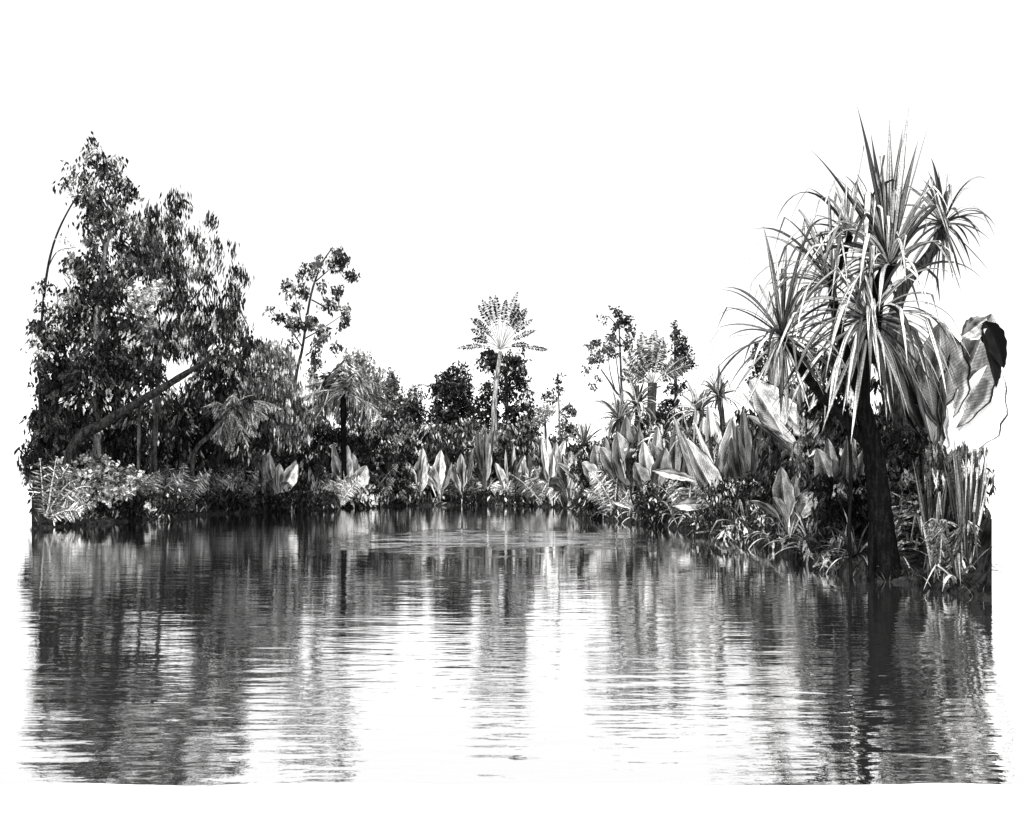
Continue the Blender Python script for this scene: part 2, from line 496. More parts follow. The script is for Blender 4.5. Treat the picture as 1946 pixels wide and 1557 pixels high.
tree('slender_tree', 'thin bare stemmed sapling bowing at the far left edge', 'tree', 37,
     [(78, 900), (76, 700), (84, 560), (100, 470), (130, 400), (178, 328)], [3, 2.6, 2.4, 2, 1.6, 1],
     [(90, 543, 14, 16, .7), (122, 460, 12, 6, .7), (92, 650, 20, 50, 1.6), (142, 350, 12, 34, .6), (84, 590, 10, 18, .6)],
     [[(90, 510), (110, 478), (145, 470)], [(86, 545), (105, 545), (112, 600)]], 1.4, bark=.03, leaf=(11, 5), hang=.6)
tree('broadleaf_tree', 'broad feathery tree with forked trunk and bare rising boughs behind the leaning trunk', 'tree', 41,
     [(297, 950), (292, 850), (300, 770), (296, 640), (286, 520)], [6.5, 5.5, 5, 4, 2.4],
     [(335, 388, 22, 30, 1.3), (284, 442, 34, 48, 2.0), (330, 440, 34, 36, 1.0), (290, 495, 36, 36, 1.9), (365, 452, 26, 24, .9), (400, 420, 10, 26, .9),
      (396, 470, 38, 24, .9), (432, 462, 18, 14, .5), (342, 502, 40, 30, 1.3), (396, 512, 34, 28, 1.1), (444, 512, 22, 26, .8),
      (330, 560, 44, 44, 1.8), (402, 582, 50, 40, 1.4), (446, 560, 20, 36, 1.2), (436, 612, 30, 34, 1.5), (380, 640, 54, 44, 2.0), (315, 640, 36, 44, 1.7)],
     [[(292, 850), (280, 822), (266, 795)], [(295, 600), (330, 505), (376, 445)], [(298, 565), (322, 470), (336, 395)], [(300, 650), (365, 570), (410, 520)], [(286, 530), (275, 480), (262, 430)]],
     2.4, bark=.1, leaf=(16, 3.4), hang=.93, slant=.2, pale=.24, plo=.1, phi=.4, lo=.006, hi=.09, thin=.8)
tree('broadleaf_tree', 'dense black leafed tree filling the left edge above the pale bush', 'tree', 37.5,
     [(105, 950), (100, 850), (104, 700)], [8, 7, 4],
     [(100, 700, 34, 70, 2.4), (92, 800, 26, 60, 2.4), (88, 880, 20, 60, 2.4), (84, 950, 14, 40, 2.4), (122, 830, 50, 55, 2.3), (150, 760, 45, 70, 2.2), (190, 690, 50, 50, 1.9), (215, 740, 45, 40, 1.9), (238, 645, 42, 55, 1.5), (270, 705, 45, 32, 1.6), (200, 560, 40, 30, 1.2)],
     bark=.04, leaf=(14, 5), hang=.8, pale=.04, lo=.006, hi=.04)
tree('broadleaf_tree', 'dark hanging thicket tree under the long leaning trunk', 'tree', 47.5,
     [(350, 960), (352, 860), (350, 760)], [7, 6, 4],
     [(230, 830, 60, 60, 2.2), (330, 800, 60, 70, 2.3), (405, 765, 60, 60, 2.2), (425, 690, 45, 45, 2), (455, 645, 24, 24, 1.4), (400, 865, 70, 60, 2.2), (300, 880, 60, 60, 2.2), (470, 820, 50, 70, 2.2)],
     bark=.2, leaf=(17, 4), hang=.9, pale=.09, lo=.006, hi=.05)
tree('leaning_tree', 'thick bare trunk leaning far to the right across dark foliage', 'tree', 35,
     [(108, 930), (140, 848), (192, 808), (244, 776), (300, 743), (350, 712), (396, 684)], [11, 11, 10, 9, 7.5, 6, 3.5],
     [(415, 672, 34, 22, 1.3), (440, 660, 20, 14, 1)], [[(188, 800), (180, 765), (160, 738)]], 5, bark=.035, leaf=(13, 5), hang=.8)
shrub('pale round leafed creeper draped over the boughs above the leaning trunk', 262, 600,
      [(277, 572, 24, 34, 1.2), (262, 622, 26, 34, 1.2), (300, 545, 14, 20, .7), (244, 690, 46, 24, 1.0), (205, 720, 30, 22, .8), (285, 700, 30, 16, .8)], d=36.5,
      name='climbing_vine', cat='vine', leaf=(9, 9), hang=.3, lo=.06, hi=.4, pale=.4, plo=.3, phi=.5, csize=9, thin=1.8)
tree('slender_tree', 'slim airy tree with a thin trunk and separate leaf tufts against white sky', 'tree', 52,
     [(560, 900), (560, 745), (575, 660), (590, 565), (610, 505), (632, 470)], [4, 3.4, 2.6, 2.2, 1.7, 1],
     [(640, 474, 8, 12, .9), (645, 500, 20, 16, 1.2), (664, 521, 12, 12, .9), (590, 510, 16, 14, .8), (570, 521, 10, 8, .7), (605, 500, 8, 14, .9),
      (545, 548, 8, 20, 1), (575, 550, 13, 12, 1), (560, 580, 12, 12, .8), (612, 540, 12, 10, .6), (640, 550, 12, 16, .8), (656, 590, 9, 16, 1),
      (622, 580, 14, 12, 1), (536, 600, 13, 12, .8), (560, 615, 22, 11, 1.1), (590, 610, 13, 14, 1.1), (616, 632, 17, 16, 1.1), (650, 615, 11, 11, .8),
      (600, 660, 8, 14, .7), (636, 655, 8, 9, .7), (551, 650, 11, 15, .6), (514, 585, 7, 4, .6), (598, 690, 9, 30, .8)],
     [[(577, 645), (612, 625), (652, 598)], [(592, 570), (636, 590), (648, 560)], [(600, 535), (640, 500)], [(575, 660), (548, 622), (512, 586)], [(580, 640), (560, 560)]],
     1.5, bark=.06, leaf=(9, 4.5), hang=.7, pale=.15, plo=.15, phi=.35, hi=.14, csize=9, jit=.6, thin=1.7)
tree('bushy_tree', 'fine vertical leaved tree left of the slim airy tree', 'tree', 48,
     [(500, 950), (502, 850), (500, 720)], [5, 4, 3],
     [(490, 668, 28, 32, 1.5), (530, 692, 30, 48, 1.6), (500, 742, 44, 40, 1.7), (556, 745, 22, 36, 1.5), (470, 710, 22, 40, 1.5), (530, 800, 50, 45, 1.8)],
     bark=.3, leaf=(13, 3), hang=.97, slant=.08, lo=.02, hi=.25, pale=.2)
for lab, x, lobes, lo, hi in (
        ('hazy grey crown standing just right of the slim airy tree', 690, [(692, 692, 22, 24, 1.6), (664, 678, 9, 14, 1.2), (680, 675, 9, 18, 1), (712, 715, 18, 24, 1.5), (690, 740, 40, 25, 2), (598, 712, 12, 20, 1.3), (625, 735, 30, 12, 1.3)], .12, .4),
        ('narrow charcoal grey tree tapering to a point right of the drooping palm', 745, [(742, 708, 6, 12, 1.4), (745, 740, 16, 30, 2), (765, 770, 20, 26, 1.8), (735, 780, 30, 30, 2.2), (725, 840, 40, 40, 2.4)], .03, .16)):
    tree('distant_tree', lab, 'tree', 88, [(x, 900), (x, 800), (x, 730)], [4, 3, 2], lobes, bark=.1, leaf=(6.5, 3.5), hang=.6, lo=lo, hi=hi, pale=.03, csize=6)
tree('bushy_tree', 'low spiky topped dark tree between the tapered grey tree and the round black one', 'tree', 80,
     [(785, 920), (787, 840), (790, 760)], [4, 3, 2], [(790, 742, 16, 14, .9), (788, 775, 22, 24, 1.8), (775, 815, 36, 36, 2.2), (800, 850, 40, 30, 2.4)],
     bark=.08, leaf=(9, 3), hang=.5, pale=.07)
tree('bushy_tree', 'round topped black tree left of the tall fan shaped palm', 'tree', 78,
     [(860, 920), (858, 850), (862, 740)], [6, 5, 3],
     [(862, 700, 16, 14, 1.2), (845, 715, 14, 14, 1.2), (882, 715, 12, 16, 1.1), (832, 740, 14, 16, 1.3), (862, 745, 44, 32, 2.1), (845, 790, 32, 36, 2.2), (880, 800, 36, 44, 2.3), (845, 845, 45, 30, 2.3)],
     bark=.06, leaf=(9, 4), hang=.45, slant=.5, pale=.04, lo=.006, hi=.05, csize=8)
tree('bushy_tree', 'ragged black tree directly behind the tall fan shaped palm', 'tree', 80,
     [(968, 920), (965, 850), (962, 720)], [6, 5, 3],
     [(928, 688, 20, 22, 2.0), (935, 672, 14, 10, 1.5), (962, 700, 28, 34, 2), (986, 690, 16, 34, 1.4), (945, 745, 34, 32, 1.4), (990, 742, 20, 40, 1.3), (920, 772, 20, 26, 1.3),
      (1004, 775, 12, 32, 1), (962, 800, 46, 34, 1.8), (985, 830, 45, 30, 2), (915, 835, 26, 36, 2.2)],
     bark=.06, leaf=(8, 4), hang=.6, pale=.08, lo=.006, hi=.05, csize=7)
tree('slender_tree', 'tiny two tufted sapling right of the tall fan shaped palm', 'tree', 82,
     [(1064, 920), (1063, 800), (1060, 725)], [2.5, 2, 1],
     [(1060, 720, 11, 9, .9), (1062, 741, 12, 8, .8), (1046, 757, 16, 13, 1.2), (1082, 778, 14, 18, 1.2), (1078, 815, 20, 26, 1.8)], bark=.4, leaf=(7, 3.5), hang=.3, pale=.1, hi=.15, csize=6)
shrub('smooth grey dome of a bush below the two tufted sapling', 1036, 800, [(1036, 782, 22, 14, 1.9), (1020, 800, 24, 16, 1.5)], d=79, leaf=(5, 3), hang=.4, lo=.15, hi=.4, pale=.05, csize=5)

# ------------------------------------------------------------------ trees on the right
tree('slender_tree', 'grey airy tree with two bare stems leaning left over the right bank', 'tree', 50,
     [(1205, 900), (1192, 790), (1166, 738), (1142, 702)], [3, 2.6, 2, 1.2],
     [(1130, 657, 18, 13, 1), (1160, 664, 13, 18, 1.3), (1119, 680, 11, 10, .9), (1140, 682, 10, 14, 1), (1121, 702, 9, 8, .9), (1132, 722, 7, 8, .8), (1130, 734, 9, 5, .8), (1160, 640, 10, 7, 1)],
     [[(1170, 745), (1160, 710), (1155, 670)], [(1182, 780), (1172, 690), (1166, 655)]], 1.5, bark=.1, leaf=(7, 4), hang=.5, lo=.02, hi=.14, pale=.04, csize=7, jit=.5)
tree('slender_tree', 'tall thin tree with a small horizontal tufted top left of the fan palm', 'tree', 53,
     [(1190, 900), (1182, 760), (1179, 680), (1176, 610)], [3, 2.4, 2, 1.2],
     [(1163, 590, 10, 4, .9), (1154, 602, 11, 4, 1), (1180, 606, 15, 15, 1.6), (1194, 618, 12, 13, 1), (1200, 634, 7, 9, .9), (1170, 622, 11, 9, 1), (1160, 641, 8, 6, .8), (1194, 655, 15, 16, .7), (1168, 655, 8, 12, .6)],
     [[(1178, 640), (1194, 660), (1200, 690)], [(1177, 625), (1160, 605), (1150, 600)]], 1.2, bark=.08, leaf=(7, 3.5), hang=.5, pale=.02, csize=7, jit=.5)
tree('conical_tree', 'pointed black tree rising behind the right fronds of the fan palm', 'tree', 49,
     [(1286, 900), (1285, 800), (1282, 620)], [5, 4, 1.4],
     [(1280, 618, 5, 7, 1.6), (1283, 640, 11, 16, 1.7), (1290, 668, 18, 16, 1.7), (1302, 645, 6, 5, 1), (1306, 685, 14, 14, 1.3), (1315, 690, 6, 8, 1), (1296, 702, 16, 12, 1),
      (1290, 738, 26, 15, .9), (1282, 765, 30, 16, 1.0), (1285, 800, 36, 24, 1.7), (1240, 800, 26, 26, 1.4)], [[(1284, 660), (1305, 645)], [(1285, 690), (1318, 680)]], 1.5,
     bark=.05, leaf=(8, 4), hang=.5, pale=.05, lo=.006, hi=.05, csize=7)
tree('bushy_tree', 'small dark leaved tree behind the left arm of the screw pine', 'tree', 27,
     [(1452, 930), (1450, 830), (1448, 720)], [7, 6, 4],
     [(1428, 726, 15, 12, 1.1), (1438, 695, 15, 20, 1.3), (1452, 662, 18, 20, 1.2), (1470, 700, 22, 26, 1.4), (1455, 745, 26, 20, 1.2), (1500, 760, 30, 40, 1.6), (1540, 700, 30, 50, 1.2), (1590, 700, 40, 50, 1.4)],
     bark=.08, leaf=(9, 4.5), hang=.5, pale=.07, csize=8, mat=FOLN)
tree('bushy_tree', 'black undergrowth tree filling behind the big screw pine trunk', 'tree', 19.5,
     [(1610, 960), (1612, 880), (1610, 800)], [8, 7, 4],
     [(1580, 760, 45, 60, 1.5), (1600, 850, 55, 60, 2.1), (1720, 700, 60, 60, 1.4), (1710, 820, 60, 60, 2.0), (1600, 690, 45, 50, 1.2)], bark=.05, leaf=(20, 6), hang=.85, pale=.08, lo=.006, hi=.04, mat=FOLN)

# ------------------------------------------------------------------ palms
def palm(name, label, d, trunk, tr, head, tips, bow, ll, lw, n, t0, hang, tone, stem, bark=.4, rib=2.0, tmat=None, mat=None, dz=.9, group=None, cat='palm', lo=None):
    rng = rngnew(); d = max(d, shore(trunk[0][0]) + 1); S = d / F
    base = P(trunk[0][0], trunk[0][1], d); base[2] = ground_z(trunk[0][0], d)
    root = thing(name, label, cat, base, group)
    M = Mesh()
    tube(M, [base - np.array([0, 0, .1])] + [P(x, y, d) for x, y in trunk[1:]], [r * S for r in tr], bark, rough=.06, rng=rng, sides=10)
    M.build('trunk', tmat or BARK, root, True)
    h = P(head[0], head[1], d)
    for i, (tx, ty) in enumerate(tips):
        Mf = Mesh()
        ln = math.hypot(tx - head[0], ty - head[1])
        dd = rng.uniform(-1, 1) * dz * ln * S * .7
        frond(Mf, h + rng.normal(size=3) * .03, P(tx + rng.normal() * .035 * ln, ty + rng.normal() * .035 * ln, d + dd), bow * ln * S * rng.uniform(.7, 1.3), rng, rng.uniform(*tone), rib * S, t0, ll * S, lw * S, n, hang, stem)
        Mf.build('frond', mat or FOL, root)
    return root

palm('fan_palm', 'tall palm on a pale bare trunk spreading a fan of fronds above the far bank', 69,
     [(948, 905), (941, 830), (939, 780), (944, 720), (951, 668)], [6.5, 5.5, 5, 4.2, 3.6], (951, 664),
     [(869, 666), (891, 627), (893, 605), (905, 582), (918, 573), (927, 567), (945, 562), (979, 561), (990, 573), (985, 590), (1002, 585), (1012, 597), (1012, 607), (1018, 627), (1036, 664), (905, 598), (962, 566), (1005, 655), (897, 645)],
     .13, 8.5, 2.9, 24, .46, .35, (.006, .016), .2, bark=.5, rib=.75)
palm('fan_palm', 'shorter fan palm with striped fronds below the pointed black tree', 45,
     [(1240, 900), (1238, 800), (1240, 728)], [8, 8, 9], (1240, 732),
     [(1182, 684), (1188, 662), (1210, 643), (1226, 632), (1236, 634), (1248, 630), (1258, 640), (1268, 652), (1180, 700), (1302, 706), (1312, 692), (1176, 718), (1306, 675), (1216, 660), (1200, 690), (1290, 680)],
     .12, 15, 3.0, 32, .28, .5, (.02, .12), .3, bark=.08, rib=1.0)
palm('feather_palm', 'bushy palm with long drooping pale fringed fronds below the slim airy tree', 49,
     [(655, 930), (653, 850), (652, 750)], [5, 5, 6], (652, 748),
     [(582, 778), (586, 735), (612, 712), (640, 688), (655, 680), (690, 708), (716, 728), (731, 760), (728, 795), (594, 805), (740, 775), (705, 815), (578, 760), (690, 770), (628, 705), (670, 720), (610, 770), (735, 745), (645, 800), (668, 800), (700, 800)],
     .34, 36, 3.4, 36, .06, 1.1, (.015, .25), .3, bark=.01, rib=1.6)
palm('feather_palm', 'leaning palm whose fronds droop to the right beside the dark thicket', 42,
     [(366, 900), (368, 866), (400, 826), (433, 786)], [4.5, 4.5, 4, 4], (434, 784),
     [(505, 795), (500, 765), (478, 752), (535, 775), (470, 845), (440, 858), (415, 845), (405, 765), (490, 830), (450, 745)],
     .35, 34, 3.8, 28, .08, 1.2, (.015, .25), .3, bark=.1, rib=1.8)

# ------------------------------------------------------------------ strap leaved plants
def strap_plant(name, label, cat, d, stem, sr, heads, mat, bark=.1, group=None, tmat=None):
    """heads: (x, y, n, length, width, pitch range, droop, pale, kinks)"""
    rng = rngnew(); S = d / F
    base = P(stem[0][0], stem[0][1], d); base[2] = ground_z(stem[0][0], d)
    root = thing(name, label, cat, base, group)
    M = Mesh()
    tube(M, [base - np.array([0, 0, .1])] + [P(x, y, d) for x, y in stem[1:]], [r * S for r in sr], bark, rough=.1, rng=rng)
    M.build('stem', tmat or BARK, root, True)
    for x, y, n, L, W, pit, droop, pale, kk in heads:
        R = Mesh()
        rosette(R, P(x, y, d), n, L * S, W * S, rng, pit, droop, pale=pale, kinks=kk)
        R.build('leaf_rosette', mat, root)
    return root
strap_plant('spiky_palm', 'small spiky palm with folded over leaf tips left of the pale broad leaves', 'palm', 29, [(1376, 900), (1374, 820), (1366, 750)], [5, 5, 6],
            [(1366, 752, 46, 62, 4.5, (-20, 85), .9, .12, .7)], STRAPF, .08)
strap_plant('strap_plant', 'grassy rosette of narrow arching leaves under the grey airy tree', 'plant', 40, [(1178, 900), (1178, 850), (1176, 800)], [6, 6, 6],
            [(1176, 796, 44, 66, 5, (-30, 88), 1.0, .45, .3)], STRAPF, .1)
strap_plant('strap_plant', 'upright tuft of thin blades at the right end of the far bank', 'plant', 48, [(1118, 920), (1116, 870), (1112, 835)], [5, 5, 5],
            [(1110, 845, 30, 60, 4, (15, 88), .8, .35, .1)], STRAPF, .1)
strap_plant('strap_plant', 'starburst of pale narrow leaves at the middle of the right thicket', 'plant', 33, [(1306, 920), (1307, 870), (1308, 830)], [5, 5, 5],
            [(1308, 826, 26, 54, 6, (-40, 80), .9, .6, .2)], STRAPF, .12)
strap_plant('strap_plant', 'drooping mop of pale leaves left of the pale starburst', 'plant', 36, [(1258, 920), (1259, 870), (1260, 838)], [5, 5, 5],
            [(1260, 832, 26, 52, 7, (-30, 70), 1.5, .6, .35)], STRAPF, .12)
strap_plant('strap_plant', 'tall arching leaves beneath the fan palm', 'plant', 41, [(1215, 920), (1214, 850), (1212, 780)], [6, 6, 6],
            [(1210, 772, 40, 66, 6, (-25, 85), 1.3, .4, .3)], STRAPF, .1)
strap_plant('strap_plant', 'long arching leaves hanging over the conical tree foot', 'plant', 37, [(1325, 920), (1326, 850), (1326, 790)], [6, 6, 6],
            [(1326, 782, 34, 70, 7, (-20, 85), 1.3, .45, .4)], STRAPF, .1)

# ------------------------------------------------------------------ broad leaved plants
def broad_plant(name, label, d, bx, leaves_px, tone, mat=PAD, group=None, pet=.3, by=None, dz=.35, cat='plant', stalk=1.6):
    """leaves_px: (tip x, tip y, width, bow px, yaw degrees[, tone[, base x, base y]])"""
    rng = rngnew(); d = max(d, shore(bx) + .4); S = d / F
    base = P(bx, 900, d); base[2] = ground_z(bx, d)
    root = thing(name, label, cat, base, group)
    if by: base = P(bx, by, d)
    for lf in leaves_px:
        tx, ty, w, bow, yaw = lf[:5]
        tn = (lf[5] if len(lf) > 5 and lf[5] is not None else tone * rng.uniform(.6, 1.35)) * (1.6 if mat is PAD else 1)
        b = P(lf[6], lf[7], d) if len(lf) > 6 else base + np.array([rng.normal() * .05, rng.normal() * .05, -.02])
        ln = math.hypot(tx - bx, ty - HY)
        M = Mesh()
        paddle(M, b, P(tx, ty, d + rng.uniform(-1, 1) * dz), w * S, rng, bow * S, pet, .38, math.radians(yaw + rng.normal() * 12), min(tn, 3.0), stalk=stalk * S)
        M.build('leaf', mat, root)
    return root
def gen_leaves(cx, top, n, spread, w, seed):
    r = random.Random(seed); out = []
    for i in range(n):
        u = (i + .5) / n * 2 - 1
        droop = r.random() < .34
        out.append((cx + u * spread * (1.5 if droop else 1) + r.uniform(-9, 9), top + abs(u) * spread * .35 + r.uniform(-8, 34) + (40 if droop else 0), w * r.uniform(.55, 1.25),
                    abs(u) * 10 + r.uniform(-2, 4) + (34 if droop else 0), r.uniform(-60, 60), r.choice((.05, .12, .3, .45, .6, .7))))
    return out
for args in (
    ('wide broad leaved clump with grey pointed leaves at the left of the far bank', 525, 850, 9, 52, 26, .45, 1.2),
    ('single tall plant with one white split leaf below the drooping palm', 664, 838, 6, 46, 34, .6, 1.0),
    ('small dark leaved plant between the white split leaf and the left clump', 600, 890, 6, 34, 20, .2, .8),
    ('low plant with one long leaf pointing right, right of the white split leaf', 710, 880, 6, 45, 20, .35, .8),
    ('leftmost clump of the bright upright leaves along the far bank', 796, 852, 7, 26, 24, .7, .7),
    ('bright upright leaved clump second from the left on the far bank', 834, 852, 7, 28, 24, .68, .7),
    ('bright upright leaved clump just left of the pale palm trunk', 880, 850, 7, 32, 24, .6, .8),
    ('slim tall leaved plant touching the pale palm trunk on its left', 922, 808, 6, 20, 20, .4, 2.0),
    ('upright leaved plant just right of the pale palm trunk', 968, 838, 6, 28, 20, .5, 1.5),
    ('bright low clump right of the palm trunk with broad spreading leaves', 1004, 868, 8, 34, 26, .7, .5),
    ('tall pale leaved clump near the right end of the far bank', 1046, 825, 7, 34, 26, .55, 1.0),
    ('bent leaved clump at the right end of the far bank', 1082, 860, 8, 36, 28, .5, .4)):
    lab, cx, top, n, sp, w, tn, back = args
    broad_plant('broad_leaved_plant', lab, shore(cx) + back, cx, gen_leaves(cx, top, n, sp, w, cx), tn, group='broad leaved plants along the bank')
for lab, cx, d, lv, tn in (
    ('grey drooping broad leaves at the left end of the right bank', 1150, 37, [(1105, 880, 34, 40, 20), (1130, 845, 36, 20, -10), (1190, 850, 40, 30, 10), (1175, 900, 34, 44, 0), (1115, 935, 30, 40, 30), (1200, 905, 30, 40, -20), (1150, 830, 34, 0, 30)], .3),
    ('large grey leaf pair folded down below the grassy rosette', 1200, 38.5, [(1172, 820, 50, 10, 0), (1215, 815, 46, 10, 20), (1190, 790, 40, 0, -20), (1240, 850, 44, 20, 10), (1140, 850, 40, 30, 0)], .22),
    ('dark edged broad leaves under the mop of pale leaves', 1240, 34.5, [(1222, 838, 34, 10, 0), (1265, 850, 44, 20, 10), (1300, 880, 30, 30, -10), (1205, 880, 36, 30, 20), (1250, 810, 30, 0, 0)], .35),
    ('tall plant with two upright hatched leaves above the pale driftwood log', 1372, 27.8, [(1345, 768, 46, 0, 10, .5), (1394, 790, 44, 0, -10, .55), (1330, 830, 44, 10, 0, .35), (1400, 850, 40, 16, 0, .4), (1365, 800, 30, 0, 50, .4)], .4),
    ('slanting pale stemmed plant with one wide grey leaf above the waterline', 1390, 27.2, [(1302, 832, 52, -10, 0, .4), (1318, 800, 26, -6, 30, .6), (1345, 900, 24, 10, 0, .2)], .4),
    ('banana plant with three great pale hatched leaves left of the screw pine', 1545, 22.5, [(1424, 722, 76, 10, 0, .62, 1500, 850), (1470, 640, 34, 0, 10, .3, 1478, 790), (1462, 735, 50, -20, -20, .68, 1560, 850), (1410, 745, 24, -4, 0, .7, 1545, 875), (1590, 780, 40, 10, 10, .2, 1545, 880), (1520, 720, 40, 10, 20, .25, 1540, 860), (1420, 790, 30, 24, 10, .2, 1545, 900)], .5)):
    broad_plant('broad_leaved_plant' if cx < 1500 else 'banana_plant', lab, d, cx, lv, tn, group='broad leaved plants along the bank', dz=.5, pet=.22 if cx > 1340 else .3, stalk=2.6)
for lab, cx, d, top, n, sp, w, tn in (
    ('broad leaved plant sprawling between the bent leaved clump and the grassy rosette', 1135, 41, 820, 8, 55, 26, .3),
    ('grey leaved clump rising behind the dark edged broad leaves', 1225, 39, 780, 8, 60, 30, .25),
    ('dark leaved clump behind the slanting pale stem', 1285, 35, 800, 8, 60, 30, .22),
    ('tangle of narrow grey leaves under the long arching leaves', 1330, 32, 760, 9, 60, 24, .3),
    ('dark tall leaves right of the two upright hatched leaves', 1425, 27, 780, 8, 50, 32, .15),
    ('low pointed leaves right of the black driftwood stick', 1500, 20.5, 880, 8, 55, 36, .3),
    ('tall shaded leaves between the banana plant and the left arm of the screw pine', 1530, 24, 700, 8, 70, 44, .2),
    ('upright dark leaves just left of the screw pine trunk', 1605, 17.5, 800, 7, 45, 40, .22),
    ('shaded broad leaves right of the screw pine trunk', 1725, 16.4, 840, 7, 55, 46, .15)):
    broad_plant('broad_leaved_plant', lab, d, cx, [(x, y + (30 if i % 3 == 1 else 0), ww, b * (3 if i % 2 else 1), yw) for i, (x, y, ww, b, yw, tq) in enumerate(gen_leaves(cx, top, n, sp, w, cx + 7))],
                tn, group='broad leaved plants along the bank', dz=.8, stalk=2)
# the great leaves behind the screw pine at the right
broad_plant('banana_plant', 'huge banana plant with grey and white leaves behind the right side of the screw pine', 16.6, 1783,
            [(1884, 596, 104, 0, 0, .3, 1786, 840), (1672, 600, 112, 40, 15, .3, 1783, 880), (1786, 612, 96, 10, -10, .3, 1788, 830), (1893, 684, 112, -30, 0, 3.0, 1796, 862),
             (1720, 620, 80, 0, 30, .25, 1775, 860), (1690, 760, 90, 20, 10, .12, 1780, 890), (1812, 690, 40, 0, 20, .6, 1785, 850)], .3, mat=PADN, by=880, dz=.3, cat='banana plant', stalk=7, pet=.1)
broad_plant('banana_plant', 'single black folded leaf hanging at the far right edge', 15.9, 1868,
            [(1893, 738, 50, 30, 10, .01, 1866, 618), (1908, 700, 40, 22, -20, .01, 1870, 612), (1874, 604, 44, -6, 0, .5, 1826, 640)], .02, mat=PADN, dz=.1, cat='banana plant', stalk=5, pet=.04)

# ------------------------------------------------------------------ the screw pine in front of everything
def screw_pine(label, d, stems, heads, bark, name='screw_pine'):
    rng = rngnew(); S = d / F
    base = P(stems[0][1][0][0], stems[0][1][0][1], d); base[2] = min(base[2], 0.0) - .05
    root = thing(name, label, 'palm', base)
    for nm, pts, rr, dzs in stems:
        M = Mesh()
        n = len(pts)
        q = [P(x, y, d + dzs * i / (n - 1)) for i, (x, y) in enumerate(pts)]
        tube(M, q, [r * S for r in rr], bark, rough=.12, rng=rng, sides=14, n=8 * n)
        M.build(nm, BARKN, root, True)
    for x, y, dz, parts in heads:
        R = Mesh()
        for n, L, W, pit, droop, pale, kk, az in parts:
            rosette(R, P(x, y, d + dz), n, L * S, W * S, rng, pit, droop, pale=pale, kinks=kk, az=az, tone=(.03, .4))
        R.build('leaf_rosette', STRAP, root)
    return root
screw_pine('great screw pine with a black trunk in the water and pale drooping strap leaves', 14.3,
           [('trunk', [(1692, 1118), (1678, 1020), (1668, 930), (1656, 840), (1640, 770), (1643, 690), (1652, 600)], [27, 23, 21, 18, 14, 12, 12], 0),
            ('branch', [(1650, 690), (1658, 640), (1668, 560), (1690, 500)], [14, 14, 14, 14], -.1),
            ('branch', [(1650, 850), (1602, 792), (1548, 735), (1506, 672), (1486, 640)], [10, 10, 9, 8, 7], .2),
            ('branch', [(1640, 760), (1610, 680), (1590, 600), (1582, 545), (1600, 490), (1616, 450)], [12, 9, 8, 8, 7, 6], .5),
            ('root', [(1664, 960), (1655, 1040), (1657, 1115)], [7, 6, 5], -.15), ('root', [(1600, 700), (1612, 800), (1617, 900), (1614, 1010), (1618, 1110)], [2.5, 3, 3.5, 3.5, 3], -.3),
            ('root', [(1672, 980), (1690, 1050), (1700, 1118)], [6, 6, 5], .1)],
           [(1652, 606, 0, [(42, 250, 11, (-25, 25), 1.9, .6, .25, (0, 360)), (38, 270, 9, (15, 70), 1.9, .6, .75, (0, 360)), (15, 235, 11, (-75, -20), .7, .6, 0, (0, 360))]),
            (1690, 505, -.15, [(24, 292, 12, (58, 89), .55, .5, .3, (0, 360)), (32, 250, 8, (30, 72), 1.9, .55, .8, (80, 310)), (20, 215, 8, (-10, 35), 1.9, .6, .3, (90, 300))]),
            (1486, 640, .2, [(46, 205, 7, (-10, 88), 1.1, .25, .5, (0, 360)), (20, 160, 9, (-70, -10), .8, .6, 0, (0, 360))]),
            (1582, 545, .5, [(38, 240, 6, (10, 80), 1.9, .5, .8, (70, 290))]),
            (1616, 448, .5, [(26, 215, 6, (5, 85), 1.9, .5, .8, (60, 300))])], .012)
screw_pine('thin stemmed screw pine with a dark starburst head at the upper right', 16.0,
           [('trunk', [(1745, 1060), (1720, 850), (1690, 690), (1712, 560), (1770, 480), (1790, 440)], [14, 13, 12, 11, 10, 10], 0)],
           [(1792, 425, 0, [(44, 130, 6.5, (-5, 85), 1.5, .05, .3, (0, 360)), (16, 130, 5, (-80, -30), .5, .1, 0, (0, 360))])], .05)

